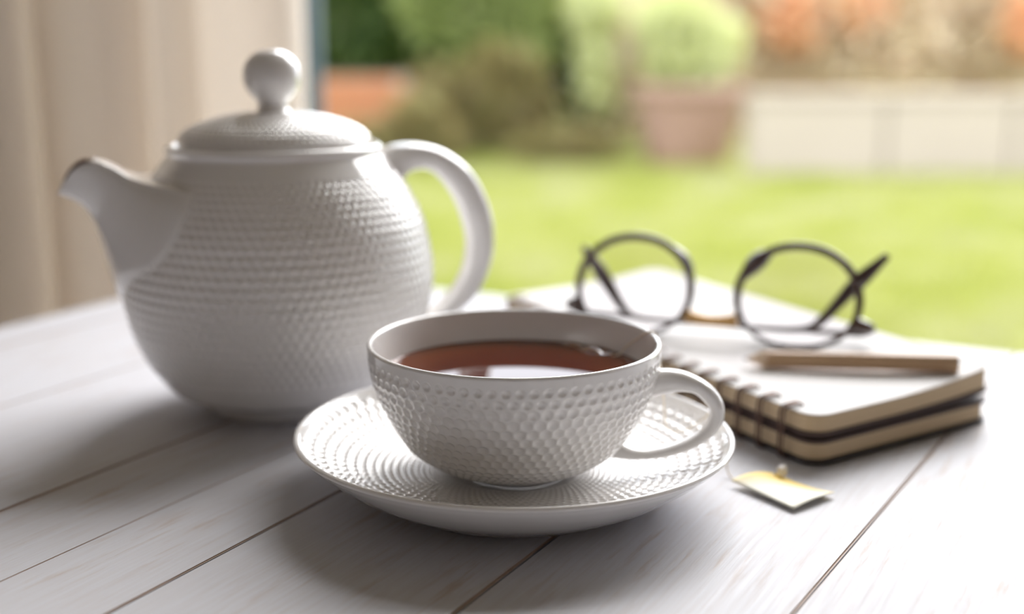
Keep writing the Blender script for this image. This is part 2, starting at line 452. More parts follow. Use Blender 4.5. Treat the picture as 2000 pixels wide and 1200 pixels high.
# rotation by angle t maps local x -> (cos t, sin t): t = -PH - 90deg gives (-sin PH, -cos PH) = ldir ; local y -> (cos PH, -sin PH) = wdir
TL, TW, TT = 1.45, .885, .026
edges = [(0, 0), (.036, .036), (.1293, .1293), (.234, .2345), (.2822, .2822), (.3264, .3274), (.4158, .4154), (.5185, .497), (.612, .600), (.706, .700), (.798, .796), (TW, TW)]
def edge_y(e, x): return e[0] + (e[1] - e[0]) * min(max(x, 0), .45) / .45
for k in range(len(edges) - 1):
    a, b = edges[k], edges[k + 1]
    g = .00032
    ga = g if k else 0.0; gb = g if k < len(edges) - 2 else 0.0
    if k == 4: ga = .00012
    if k == 3: gb = .00012
    bm = bmesh.new()
    xs = [0, .45, TL]
    dz = random.uniform(-.0002, .0002)
    top = []; bot = []
    for x in xs:
        top.append((bm.verts.new((x, edge_y(a, x) + ga, T + dz)), bm.verts.new((x, edge_y(b, x) - gb, T + dz))))
        bot.append((bm.verts.new((x, edge_y(a, x) + ga, T - TT)), bm.verts.new((x, edge_y(b, x) - gb, T - TT))))
    for i in range(2):
        bm.faces.new((top[i][0], top[i][1], top[i+1][1], top[i+1][0]))
        bm.faces.new((bot[i][0], bot[i+1][0], bot[i+1][1], bot[i][1]))
        bm.faces.new((top[i][0], top[i+1][0], bot[i+1][0], bot[i][0]))
        bm.faces.new((top[i][1], bot[i][1], bot[i+1][1], top[i+1][1]))
    bm.faces.new((top[0][0], bot[0][0], bot[0][1], top[0][1]))
    bm.faces.new((top[2][0], top[2][1], bot[2][1], bot[2][0]))
    bmesh.ops.recalc_face_normals(bm, faces=bm.faces)
    ed = [e for e in bm.edges if all(abs(v.co.z - T - dz) < 1e-6 for v in e.verts) and e.calc_face_angle(0) > .5]
    bmesh.ops.bevel(bm, geom=ed, offset=.0006 if k not in (3, 4) else .0004, segments=2, affect='EDGES', material=1)
    me = bpy.data.meshes.new('plank'); bm.to_mesh(me); bm.free(); me.materials.append(M['wood']); me.materials.append(M['worn'])
    link(bpy.data.objects.new('plank', me), tb)
box('apron', (.05, .05, T - TT - .08), (TL - .05, .072, T - TT), M['table_leg'], tb, .002)
box('apron', (.05, TW - .072, T - TT - .08), (TL - .05, TW - .05, T - TT), M['table_leg'], tb, .002)
box('apron', (.05, .072, T - TT - .08), (.072, TW - .072, T - TT), M['table_leg'], tb, .002)
box('apron', (TL - .072, .072, T - TT - .08), (TL - .05, TW - .072, T - TT), M['table_leg'], tb, .002)
for lx in (.045, TL - .105):
    for ly in (.045, TW - .105):
        bm = bmesh.new(); bmesh.ops.create_cube(bm, size=1)
        for v in bm.verts:
            s = .06 if v.co.z > 0 else .042
            v.co = Vector((lx + .03 + v.co.x * s, ly + .03 + v.co.y * s, (T - TT) * (v.co.z + .5)))
        bmesh.ops.bevel(bm, geom=bm.edges[:], offset=.003, segments=2, affect='EDGES')
        me = bpy.data.meshes.new('leg'); bm.to_mesh(me); bm.free(); me.materials.append(M['table_leg'])
        link(bpy.data.objects.new('leg', me), tb)

# ================================================================== CURTAIN
def curtain():
    pts = [(-.190, 1.185), (-.200, 1.160), (-.235, 1.150), (-.270, 1.158), (-.288, 1.178), (-.302, 1.160), (-.320, 1.152), (-.336, 1.180),
           (-.350, 1.156), (-.372, 1.152), (-.398, 1.168), (-.428, 1.200), (-.458, 1.230), (-.455, 1.250), (-.415, 1.252), (-.365, 1.248), (-.350, 1.262), (-.375, 1.274), (-.430, 1.276), (-.478, 1.272), (-.490, 1.250), (-.474, 1.205), (-.450, 1.165), (-.4395, 1.148), (-.446, 1.136), (-.462, 1.130),
           (-.482, 1.133), (-.505, 1.150), (-.530, 1.168), (-.555, 1.150), (-.58, 1.13), (-.61, 1.15), (-.63, 1.19), (-.66, 1.17), (-.69, 1.135), (-.72, 1.14),
           (-.75, 1.18), (-.78, 1.185), (-.81, 1.145), (-.84, 1.13), (-.87, 1.16), (-.90, 1.19), (-.93, 1.16), (-.96, 1.13), (-.99, 1.15), (-1.02, 1.19),
           (-1.05, 1.17), (-1.08, 1.13), (-1.11, 1.15), (-1.14, 1.19), (-1.17, 1.16), (-1.2, 1.13), (-1.24, 1.16), (-1.28, 1.18)]
    P = smooth_path(pts, 520)
    zs = np.linspace(.015, 2.42, 40)
    d = np.gradient(P, axis=0); nrm = np.stack([-d[:, 1], d[:, 0]], 1); nrm /= np.linalg.norm(nrm, axis=1)[:, None]
    V, F = [], []
    rings = []
    for z in zs:
        w = .004 * np.sin(z * 5 + P[:, 0] * 30)
        a = P + np.stack([w * .3, w], 1)
        rings.append(np.vstack([a + nrm * .0006, (a - nrm * .0006)[::-1]]))
    n = len(rings[0])
    for k, z in enumerate(zs):
        V += [(x, y, z) for x, y in rings[k]]
    for k in range(len(zs) - 1):
        for j in range(n):
            F.append((k * n + j, k * n + (j + 1) % n, (k + 1) * n + (j + 1) % n, (k + 1) * n + j))
    ct = empty('curtain', (-.7, 1.17, 0), 0, 'beige linen curtain hanging in folds beside the garden door, behind the teapot', 'curtain')
    V = np.array(V) - np.array([-.7, 1.17, 0])
    o = mesh_obj('curtain_panel', V, F, M['curtain'], ct, True); recalc(o)
    tube('curtain_rail', [(-.7, 0, 2.45), (2.9, 0, 2.45)], .012, M['steel'], ct, 12)
    for x in np.linspace(-.55, .48, 12):
        a = np.linspace(0, 2 * np.pi, 14, endpoint=False)
        tube('curtain_ring', np.stack([0 * a + x, .017 * np.cos(a), 2.44 + .017 * np.sin(a)], 1), .0016, M['steel'], ct, 6, closed=True, up=(1, 0, 0))
curtain()

# ================================================================== TEAPOT
PHI = R(20)
tp = empty('teapot', (-.1035, .550, T), PHI, 'large white dimpled porcelain teapot with round lid knob, behind the cup', 'teapot')
zk = [0, .005, .0072, .010, .016, .026, .040, .060, .080, .097, .108, .1128]
rk = [.0345, .0345, .0400, .0485, .0540, .0603, .0655, .0685, .0655, .058, .050, .0462]
zz = np.linspace(.0072, .1128, 400); rr = pchip(zk, rk, zz)
outer = arc_resample(np.stack([rr, zz], 1), .00068)
head = [(.0, .0030), (.030, .0030), (.0315, .0005), (.0325, .0), (.0345, .0004), (.0352, .002), (.0355, .0045), (.0375, .0062)]
lip = [(.0462, .1135)] + arc(.0447, .1152, .0021, -35, 180, 10) + [(.0432, .1125)]
inn = [(.050, .104), (.056, .094), (.063, .078), (.0655, .060), (.063, .040), (.057, .025), (.049, .014), (.036, .0075), (0, .006)]
prof = head + outer.tolist() + lip + inn
i0 = len(head) + len(outer) - 1; i1 = len(head) + int(np.argmin(abs(outer[:, 1] - .020)))
lathe('body', prof, 96 * 7, M['porcelain'], tp,
      dict(i0=i0 - 6, i1=i1, N=96, depth=.00082, ratio=.95, first=.0065, size=[.46, .5], tall=1.0, aref=.0044))
# lid
lid_prof = [(0, .1128), (.036, .1128), (.0405, .1135), (.0414, .1150), (.0414, .1190)]
lt = smooth_path([(.0414, .1190), (.0401, .1216), (.0360, .1246), (.0290, .1274), (.0205, .1296), (.0120, .1308), (.0075, .1311)], 76)
lid = lathe('lid', lid_prof + lt[1:].tolist() + [(0, .1312)], 80 * 7, M['porcelain'], tp,
            dict(i0=len(lid_prof) + 1, i1=len(lid_prof) + 68, N=80, depth=.00075, ratio=.95, first=.0016, size=[.5], aref=.0033))
kb = smooth_path([(.0085, .1303), (.0068, .1318), (.0063, .1335), (.0072, .1358), (.0098, .1385), (.0119, .1425), (.0124, .1468), (.0112, .1515), (.0080, .1552), (.0042, .1570), (0, .1575)], 60)
lathe('knob', [(0, .1295)] + kb.tolist(), 64, M['porcelain'], lid)
# handle
HO = [(.038, .1085), (.0477, .1135), (.0548, .1154), (.0644, .1155), (.0753, .1127), (.0863, .1053), (.0937, .0955), (.0987, .0833), (.1004, .0711), (.0986, .059), (.0934, .047), (.087, .0401), (.078, .0335), (.060, .0262)]
HI = [(.050, .0930), (.0569, .0993), (.0599, .1025), (.0674, .1034), (.0746, .0991), (.0814, .0899), (.0855, .0796), (.0875, .0694), (.0861, .0573), (.081, .0474), (.0731, .0393), (.0668, .0361), (.062, .0345), (.056, .0330)]
strap('handle', HO, HI, [.010, .0092, .0085, .0082, .0082, .0085, .0095], M['porcelain'], tp, 80)
# spout
def spout():
    S = [((-.034, .1000), (-.052, .043), .0400, 1.1), ((-.0405, .1010), (-.0640, .046), .0405, 1.12), ((-.048, .1021), (-.0690, .054), .0335, 1.16),
         ((-.054, .1029), (-.0722, .0645), .0262, 1.16), ((-.0614, .1050), (-.0745, .076), .0192, 1.10), ((-.0689, .1096), (-.0767, .0845), .0137, 1.08),
         ((-.0745, .1118), (-.0780, .0880), .0118, 1.03), ((-.0788, .1121), (-.0797, .0912), .0104, 1.0), ((-.0822, .1107), (-.0815, .0935), .0092, .98), ((-.0850, .1084), (-.0838, .0955), .0078, .95),
         ((-.0872, .1052), (-.0870, .0972), .0062, .95), ((-.0888, .1022), (-.0898, .0985), .0045, .95), ((-.0900, .1002), (-.0910, .0990), .0022, .95)]
    A = np.array([[*t, *k, w, b] for t, k, w, b in S])
    # key index param, resample smoothly
    n = 60
    ki = np.arange(len(S)); ti = np.linspace(0, len(S) - 1, n)
    B = np.stack([pchip(ki, A[:, c], ti) for c in range(6)], 1)
    rings = []
    m = 15
    for t, (tx, tz, kx, kz, w, bl) in zip(ti, B):
        Tp, K = np.array([tx, tz]), np.array([kx, kz])
        dip = np.clip((t - 6.5) / .3, 0, 1) * .8
        ring = []
        tau = np.concatenate([[0, .025], np.linspace(.07, 1, m - 2)])
        for sgn in (1, -1):
            pts = []
            for q in (tau if sgn == 1 else tau[::-1][1:]):
                wid = w * (1 - q ** 2.3) ** .62 * (1 + (bl - 1) * 4 * q * (1 - q))
                if q < .04: wid *= .96
                p = Tp + (K - Tp) * q
                pts.append((p[0], sgn * wid, p[1]))
            ring += pts
        ring = ring                      # + side: corner -> keel, - side: keel -> corner
        # across the top, from the -w corner back to the +w corner
        for u in (-.95, -.8, -.5, -.25, 0, .25, .5, .8, .95):
            crown = .0012 * (1 - u * u) * (1 - dip)
            down = dip * (1 - abs(u) ** 2.5 * .9) if dip > 0 else 0
            p = Tp + (K - Tp) * down
            wx = w * u * (1 - .12 * (dip > 0))
            ring.append((p[0], wx, p[1] + crown + (.0004 if dip == 0 else 0)))
        rings.append(ring)
    o = loft('spout', rings, [M['porcelain'], M['stain']], tp)
    me = o.data; M_ = len(rings[0])
    for p in me.polygons:
        c = p.center
        if p.index < (n - 1) * M_:
            i, j = divmod(p.index, M_)
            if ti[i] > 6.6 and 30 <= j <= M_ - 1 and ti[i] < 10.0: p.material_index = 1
    return o
spout()

# ================================================================== SAUCER
sc = empty('saucer', (.0006, .4345, T), 0, 'round white dimpled saucer under the teacup', 'saucer')
sc.rotation_euler = (0, R(.45), 0)
so = smooth_path([(.0455, .0018), (.0500, .0030), (.0560, .0058), (.0630, .0098), (.0700, .0148), (.0760, .0198), (.0783, .0222)], 40)
sh = [(0, .0030), (.040, .0030), (.0415, .0004), (.0430, 0), (.0448, .0004)]
slip = arc(.0779, .0230, .00105, -10, 150, 9)
si = smooth_path([(.0764, .0226), (.0730, .0199), (.0680, .0170), (.0610, .0138), (.0530, .0114), (.0430, .0098), (.0330, .0091), (.0235, .0088)], 200)
sp_ = sh + so.tolist() + slip + si.tolist() + [(.0225, .0086), (0, .0086)]
b0 = len(sh) + len(so) + len(slip)
lathe('plate', sp_, 80 * 9, M['porcelain'], sc,
      dict(i0=b0 + 9, i1=b0 + len(si) - 4, N=80, depth=.00062, ratio=.80, first=.001, size=[.50, .54], aref=.0045))

# ================================================================== CUP
cu = empty('teacup', (.0008, .436, T), R(-8), 'wide white dimpled porcelain teacup filled with black tea, on the saucer', 'cup')
CZ = .0090
ck = [.0102, .0118, .014, .020, .028, .036, .044, .051, .0556]; cr_ = [.0236, .0272, .0317, .0395, .0443, .0485, .0511, .0523, .0525]
czz = np.linspace(.0102, .0556, 400)
co = arc_resample(np.stack([pchip(ck, cr_, czz), czz], 1), .00036)
chd = [(0, CZ + .0012), (.018, CZ + .0012), (.0190, CZ), (.0208, CZ), (.0214, CZ + .0003), (.0219, CZ + .0008)]
clip = arc(.0515, .0558, .0010, 0, 175, 11)
ci = smooth_path([(.0503, .0550), (.0494, .0500), (.0480, .0430), (.0455, .0350), (.0415, .0270), (.0360, .0200), (.0270, .0155), (.0150, .0125), (0, .0120)], 50)
cp = chd + co.tolist() + clip + ci.tolist()
c0 = len(chd) + len(co) - 1
bowl = lathe('bowl', cp, 72 * 10, M['porcelain'], cu,
      dict(i0=c0, i1=len(chd) + 6, N=72, depth=.00072, ratio=.86, first=.0042, size=[.37, .39, .47, .49], tall=1.12, aref=.0046))
CO = [(.046, .0475), (.0513, .0478), (.0563, .0479), (.0617, .0469), (.0682, .0438), (.0729, .0394), (.0751, .0338), (.0743, .0281), (.0699, .0226), (.0626, .0181), (.0535, .0152), (.0445, .0141), (.038, .0142), (.030, .0150)]
CI = [(.046, .0375), (.0502, .0378), (.0556, .0393), (.0601, .0401), (.0642, .0395), (.0679, .0364), (.0698, .0328), (.0682, .0279), (.0634, .0235), (.0561, .0201), (.0488, .0184), (.0433, .0187), (.0400, .0200), (.034, .0220)]
strap('handle', CO, CI, [.0052, .0046, .0040, .0036, .0036, .0038, .0045, .0050], M['porcelain'], cu, 80, 24, 2.3)
# tea: stands in the cup, a thing of its own
TZ = .0448
tk = [p for p in ci.tolist() if p[1] < TZ - .0006][::-1]
tprof = [(max(r_ - .00035, 0), z_ + .0003) for r_, z_ in tk]
r_top = float(np.interp(TZ, ci[::-1, 1], ci[::-1, 0])) - .0003
tprof += [(r_top, TZ + .0003), (r_top - .0006, TZ + .00008), (r_top - .0016, TZ), (r_top * .5, TZ), (0, TZ)]
tprof[0] = (0, tprof[0][1])
tea = lathe('tea', [(r_, z_ - .0) for r_, z_ in tprof], 96, M['tea'])
tea.location = (.0008, .436, T)
tag(tea, 'reddish-brown black tea filling the white teacup', 'tea')

# ================================================================== TEA BAG
bagT = empty('tea_bag', (.0008, .436, T), 0, 'tea bag with string over the cup rim and cream-yellow paper tag on the table', 'tea bag')
def pol(r_, a, z_): return (r_ * math.cos(R(a)), r_ * math.sin(R(a)), z_)
SP = [pol(.012, 60, .0330), pol(.030, 45, .0420), pol(.0450, 31, .0449), pol(.0478, 29, .0480), pol(.0497, 18, .0545), pol(.0515, 12, .0573), pol(.0531, 10, .0555),
      pol(.0540, 8, .0460), pol(.0560, 10, .0330), pol(.0590, 14, .0195), pol(.0650, 14, .0175), pol(.0720, 14, .0206), pol(.0792, 14, .0250), (.0795, .0195, .0170), (.0805, .0170, .0045), (.0815, .0120, .0007),
      (.0850, .0070, .0007), (.093, .0080, .0018), (.1000, .0095, .0036)]
tube('string', smooth_path(SP, 150), .00033, M['string'], bagT, 6)
def pillow():
    n = 10; V = []; F = []
    for sgn in (1, -1):
        for i in range(n + 1):
            for j in range(n + 1):
                u, v = i / n * 2 - 1, j / n * 2 - 1
                V.append((.014 + u * .016, .004 + v * .014, .0240 + sgn * .005 * (1 - u**4) * (1 - v**4)))
    off = (n + 1) ** 2
    for i in range(n):
        for j in range(n):
            a = i * (n + 1) + j
            F.append((a, a + n + 1, a + n + 2, a + 1)); F.append((off + a, off + a + 1, off + a + n + 2, off + a + n + 1))
    o = mesh_obj('bag', V, F, plain('wet tea paper', (.25, .12, .05), .6), bagT, True)
pillow()
def wet_fold():
    n, m = 40, 8; V, F = [], []
    A, B = np.array([.0185, .0425]), np.array([.0400, .0235])
    d = (B - A) / np.linalg.norm(B - A); w = np.array([-d[1], d[0]])
    for i in range(n + 1):
        t = i / n
        hw = .0038 * (math.sin(math.pi * t) ** .5) * (.55 + .45 * abs(math.sin(9 * t + .6)))
        for j in range(m + 1):
            q = j / m * 2 - 1
            p = A + (B - A) * t + w * (hw * q + .0008 * math.sin(7 * t))
            V.append((p[0], p[1], .04470 + .0016 * (1 - q * q) * (.4 + .6 * abs(math.sin(7.5 * t + .4))) * math.sin(math.pi * t) ** .4))
    for i in range(n):
        for j in range(m):
            a = i * (m + 1) + j; F.append((a, a + m + 1, a + m + 2, a + 1))
    o = mesh_obj('wet_fold', V, F, M['tea_wet'], bagT, True); o['label'] = 'wet glistening fold of the bag at the tea surface'
M['tea_wet'] = plain('wet bag paper', (.24, .12, .06), .06, coat=1)
wet_fold()
def paper_tag():
    A, B, C, D = [np.array(p) for p in ((.0812, .4405), (.0985, .4135), (.1165, .4285), (.1000, .4475))]
    n = 16; V, F = [], []
    for sgn in (0, 1):
        for i in range(n + 1):
            for j in range(n + 1):
                u, v = i / n, j / n
                p = (A * (1 - u) + B * u) * (1 - v) + (D * (1 - u) + C * u) * v
                z = .0007 + .0026 * math.sin(math.pi * min(1, (.15 + .85 * v))) * (.35 + .65 * (1 - u)) + .0016 * max(0, abs(u - .5) * 2 - .2) ** 2 * v
                V.append((p[0] - .0008, p[1] - .436, z + (0.00025 if sgn else 0)))
    off = (n + 1) ** 2
    for i in range(n):
        for j in range(n):
            a = i * (n + 1) + j
            F.append((a, a + 1, a + n + 2, a + n + 1)); F.append((off + a, off + a + n + 1, off + a + n + 2, off + a + 1))
    rim = [i * (n + 1) for i in range(n + 1)] + [n * (n + 1) + j for j in range(1, n + 1)] + [i * (n + 1) + n for i in range(n - 1, -1, -1)] + [j for j in range(n - 1, 0, -1)]
    for k in range(len(rim)):
        a, b = rim[k], rim[(k + 1) % len(rim)]
        F.append((a, b, off + b, off + a))
    o = recalc(mesh_obj('paper_tag', V, F, M['tag'], bagT, True))
    bm = bmesh.new(); bmesh.ops.create_icosphere(bm, subdivisions=2, radius=.0019)
    for v in bm.verts:
        v.co *= 1 + .3 * math.sin(v.co.x * 2400) * math.cos(v.co.y * 1900); v.co.z *= 1.1
        v.co += Vector((.1003, .0090, .0044))
    me = bpy.data.meshes.new('knot'); bm.to_mesh(me); bm.free(); me.materials.append(M['knot'])
    link(bpy.data.objects.new('knot', me), o)['label'] = 'small white knot'
paper_tag()

# ================================================================== NOTEBOOK
NF = np.array([.1150, .4570]); NU = np.array([math.sin(R(-27.5)), math.cos(R(-27.5))]); NV = np.array([math.sin(R(56)), math.cos(R(56))])
NL, NW = .262, .112
nb = empty('notebook', (NF[0], NF[1], T), 0, 'spiral-bound notebook with cream pages and dark brown covers under the eyeglasses', 'notebook')
def npt(u, v, z): p = u * NU + v * NV; return (p[0], p[1], z)
def outline(ins, rad, n=8):
    pts = []
    for (cu_, cv_, a0) in ((NL - ins - rad, NW - ins - rad, 0), (ins + rad, NW - ins - rad, 90), (ins + rad, ins + rad, 180), (NL - ins - rad, ins + rad, 270)):
        for a in np.linspace(a0, a0 + 90, n): pts.append((cu_ + rad * math.cos(R(a)), cv_ + rad * math.sin(R(a))))
    return pts
def lift(u, v, amt):
    t = min(max((v / NW - .35) / .65, 0), 1); return amt * t * t
def slab(name, ins, rad, z0, z1, mat, amt0=0, amt1=0, bev=.0003):
    """rounded sheet; its free side can stand up by amt (fanned pages)."""
    base = outline(ins, rad); base2 = []
    # densify along the long sides
    for k in range(len(base)):
        a, b = np.array(base[k]), np.array(base[(k + 1) % len(base)])
        m = max(1, int(np.linalg.norm(b - a) / .012))
        for q in range(m): base2.append(tuple(a + (b - a) * q / m))
    n = len(base2); c = (NL / 2, NW / 2)
    V, F = [], []
    lev = [(z0, 0, amt0), (z1 - bev, 0, amt1), (z1, bev, amt1)]
    for z, sh_, am in lev:
        for u, v in base2:
            uu = u + (c[0] - u) * sh_ * 20 * 0 ; V.append(npt(u - np.sign(u - c[0]) * sh_, v - np.sign(v - c[1]) * sh_, z + lift(u, v, am)))
    # inner rings for a smooth top following the lift
    for s_ in (.75, .5, .25):
        for (u, v) in base2:
            u2, v2 = c[0] + (u - c[0]) * s_, c[1] + (v - c[1]) * s_
            V.append(npt(u2, v2, z1 + lift(u2, v2, amt1)))
    for k in range(5):
        for j in range(n):
            F.append((k * n + j, k * n + (j + 1) % n, (k + 1) * n + (j + 1) % n, (k + 1) * n + j))
    F.append(tuple(5 * n + j for j in range(n)))
    b0_ = len(V)
    for s_ in (.75, .5, .25):
        for (u, v) in base2:
            u2, v2 = c[0] + (u - c[0]) * s_, c[1] + (v - c[1]) * s_
            V.append(npt(u2, v2, z0 + lift(u2, v2, amt0)))
    for k in range(-1, 2):
        for j in range(n):
            a0_ = j if k < 0 else b0_ + k * n + j; a1_ = (j + 1) % n if k < 0 else b0_ + k * n + (j + 1) % n
            F.append((a1_, a0_, b0_ + (k + 1) * n + j, b0_ + (k + 1) * n + (j + 1) % n))
    F.append(tuple(b0_ + 2 * n + j for j in range(n))[::-1])
    return recalc(mesh_obj(name, V, F, mat, nb))
def block_mat():
    m, n, l, p = new_mat('page edges')
    tc = n.new('ShaderNodeTexCoord'); mp = n.new('ShaderNodeMapping'); mp.inputs['Scale'].default_value = (3, 3, 2600)
    t = n.new('ShaderNodeTexNoise'); t.inputs['Scale'].default_value = 1; t.inputs['Detail'].default_value = 2
    l.new(tc.outputs['Object'], mp.inputs[0]); l.new(mp.outputs[0], t.inputs['Vector'])
    mx = n.new('ShaderNodeMix'); mx.data_type = 'RGBA'
    mx.inputs['A'].default_value = (.50, .37, .22, 1); mx.inputs['B'].default_value = (.70, .56, .38, 1)
    l.new(t.outputs['Fac'], mx.inputs['Factor']); l.new(mx.outputs['Result'], p.inputs['Base Color']); p.inputs['Roughness'].default_value = .9
    return m
M['edges'] = block_mat()
slab('back_cover', 0, .009, .0009, .0025, M['under_cover'])
slab('page_block', .0012, .009, .0026, .0091, M['edges'])
slab('front_cover', 0, .009, .0092, .0108, M['cover'])
slab('divider_cover', 0, .009, .0122, .0137, M['cover'], .0022, .0022)
slab('page_block', .0008, .009, .0138, .0202, M['edges'], .0030, .0048)
slab('page', .0012, .009, .0203, .0206, M['paper'], .0048, .0048, .0001)
NTOP = .0206
ring_me = None
for k in range(18):
    s = .0163 + .0137 * k
    if s > NL - .012: break
    if ring_me is None:
        V, F = [], []
        for dt in (-.0012, .0012):
            loop = []
            v0, v1, za, zb, rc = -.0026, .0078, .0006, .0217, .0024
            for (cv, cz_, a0) in ((v1 - rc, zb - rc, 90), (v0 + rc, zb - rc, 180), (v0 + rc, za + rc, 270)):
                pass
            path = [(v1, zb - .0035), (v1, zb - .0012), (v1 - .0012, zb), (0, zb), (v0 + .0012, zb - .0006), (v0, zb - .003), (v0, (za + zb) / 2), (v0, za + .003), (v0 + .0012, za + .0006), (0, za), (v1 - .0012, za), (v1, za + .0006)]
            C = smooth_path([(0, a, b) for a, b in path], 46)
            base = len(V); n_ = len(C)
            for i in range(n_):
                t = C[min(i + 1, n_ - 1)] - C[max(i - 1, 0)]; t /= np.linalg.norm(t)
                nn = np.array([0, -t[2], t[1]])
                for a in np.linspace(0, 2 * np.pi, 6, endpoint=False):
                    q = C[i] + .0006 * (math.cos(a) * nn + math.sin(a) * np.array([1, 0, 0]))
                    w_ = npt(q[0] + dt, q[1], q[2]); V.append(w_)
            for i in range(n_ - 1):
                for j in range(6): F.append((base + i * 6 + j, base + i * 6 + (j + 1) % 6, base + (i + 1) * 6 + (j + 1) % 6, base + (i + 1) * 6 + j))
        o = mesh_obj('binding_ring', V, F, M['wire'], nb, True); ring_me = o.data
    else:
        o = link(bpy.data.objects.new('binding_ring', ring_me), nb)
    p = s * NU; o.location = (p[0], p[1], 0)

# ================================================================== PENCIL
def pencil():
    a = Vector((.1015, .5340, T + NTOP + .0037)); b = Vector((.1895, .5155, T + NTOP + .0037 + .0026))
    L = (b - a).length
    pe = empty('pencil', a, 0, 'short natural wood pencil lying on the open notebook page', 'pencil')
    pe.rotation_euler = (b - a).to_track_quat('X', 'Z').to_euler()
    rp = .0039; c0, c1 = .0022, .0098
    hexa = [(rp * math.cos(R(60 * k + 30)), rp * math.sin(R(60 * k + 30))) for k in range(6)]
    def hexring(x, n=48, s=1.0, rnd=0.0):
        out = []
        for j in range(n):
            a_ = 2 * math.pi * j / n
            k = a_ / (math.pi / 3); f = a_ % R(60) - R(30)
            hr = rp * math.cos(R(30)) / math.cos(f)
            hr = hr * (1 - rnd) + rp * .9 * rnd
            out.append((x, hr * s * math.cos(a_ ), hr * s * math.sin(a_)))
        return out
    n = 48
    # scalloped start of the barrel, where the sharpener cut it
    def start(j):
        a_ = 2 * math.pi * j / n; f = a_ % R(60) - R(30); return c1 + .0012 - .0022 * (1 - math.cos(f)) / (1 - math.cos(R(30)))
    r0 = hexring(0); r0 = [(start(j), q[1], q[2]) for j, q in enumerate(r0)]
    loft('barrel', [r0, hexring(L - .0003), hexring(L, s=.96)], M['pencil'], pe, smooth=False)
    rc = [(start(j), q[1] * .995, q[2] * .995) for j, q in enumerate(r0)]
    cone = [[(c0, .00085 * math.cos(2 * math.pi * j / n), .00085 * math.sin(2 * math.pi * j / n)) for j in range(n)], rc]
    loft('sharpened_wood', cone, M['cut'], pe, smooth=False)
    loft('lead', [[(0, .0001 * math.cos(2 * math.pi * j / 12), .0001 * math.sin(2 * math.pi * j / 12)) for j in range(12)],
                  [(c0 + .0004, .0009 * math.cos(2 * math.pi * j / 12), .0009 * math.sin(2 * math.pi * j / 12)) for j in range(12)]], M['lead'], pe)
pencil()

# ================================================================== EYEGLASSES
gl = empty('eyeglasses', (.0600, .5905, T + NTOP + .0014), R(-21.4), 'round dark brown eyeglasses upside down with folded arms, on the notebook', 'eyeglasses')
TILT = R(14)
def gp(u, v, w=0):           # frame plane -> local: u across, v up the tilted front, w behind it
    u = .0365 + (u - .0365) * .984 - .0006
    return (u, v * math.sin(TILT) + w * math.cos(TILT), v * math.cos(TILT) - w * math.sin(TILT))
def lens_outline(cu_, sgn, n=72, grow=0):
    pts = []
    for k in range(n):
        a = 2 * math.pi * k / n
        x, y = math.cos(a), math.sin(a)
        e = 2.12
        x = math.copysign(abs(x) ** (2 / e), x); y = math.copysign(abs(y) ** (2 / e), y)
        # panto shape, widest towards the brow (which is down here)
        pts.append((cu_ + (.0286 + grow) * x * (1 - .05 * y), .0236 + (.0236 + grow) * y - .0))
    return pts
for cu_, sgn in ((-.0030, -1), (.0765, 1)):
    P = lens_outline(cu_, sgn, grow=-.0002)
    rings = []
    n = len(P)
    for k in range(n):
        p = np.array(P[k]); t = np.array(P[(k + 1) % n]) - np.array(P[k - 1]); t /= np.linalg.norm(t); nn = np.array([t[1], -t[0]])
        y = (p[1] - .0236) / .0236
        hr = .00200 - .00080 * max(0, -y)
        ring = []
        for a in np.linspace(0, 2 * np.pi, 12, endpoint=False):
            ca, sa = math.cos(a), math.sin(a)
            ca = math.copysign(abs(ca) ** .7, ca); sa = math.copysign(abs(sa) ** .7, sa)
            q = p + nn * hr * ca
            ring.append(gp(q[0], q[1], .0019 * sa))
        rings.append(ring)
    rim = loft('rim', rings, M['horn'], gl, closed=True)
    Q = lens_outline(cu_, sgn, grow=-.0010)
    V, F = [], []
    for w_ in (-.0006, .0006):
        for s_ in (1, .66, .33):
            for (a, b) in Q:
                aa, bb = cu_ + (a - cu_) * s_, .0236 + (b - .0236) * s_
                V.append(gp(aa, bb, w_ - .0012 * (1 - s_ * s_)))
    n = len(Q)
    for lay in (0, 3):
        for k in range(2):
            for j in range(n):
                F.append(((lay + k) * n + j, (lay + k) * n + (j + 1) % n, (lay + k + 1) * n + (j + 1) % n, (lay + k + 1) * n + j))
        F.append(tuple((lay + 2) * n + j for j in range(n)))
    recalc(mesh_obj('lens', V, F, M['lens'], gl, True))
    # nose pad flare on the inner side
    ins = -sgn
    pc = []
    for t in np.linspace(0, 1, 10):
        a = R(118 + 48 * t) if sgn > 0 else R(62 - 48 * t)
        e = .0286 - (.0012 if sgn > 0 else -.0004)
        pc.append(gp(cu_ + e * math.cos(a) * 1.0, .0236 + .0236 * math.sin(a), .0034))
    tube('nose_pad', pc, [.0006, .0030, .0042, .0046, .0040, .0026, .0006] if sgn > 0 else [.0006, .0018, .0024, .0026, .0022, .0016, .0006], M['horn'], gl, 10, up=(0, 1, 0), flat=1.3)
    # end piece
    eu = cu_ + sgn * .0270
    E = [gp(eu, .0135, 0), gp(eu + sgn * .003, .0125, .0005), gp(eu + sgn * .0060, .0118, .0025), gp(eu + sgn * .0066, .0112, .0065)]
    tube('end_piece', smooth_path(E, 12), [.0034, .0032, .0029, .0026], M['horn'], gl, 10)
BR = [gp(.0245, .0108, .0), gp(.030, .0098, -.0012), gp(.0365, .0092, -.0016), gp(.043, .0096, -.0012), gp(.0492, .0108, 0)]
tube('bridge', smooth_path(BR, 20), [.0030, .0027, .0025, .0027, .0030], M['amber'], gl, 12, flat=1.05)
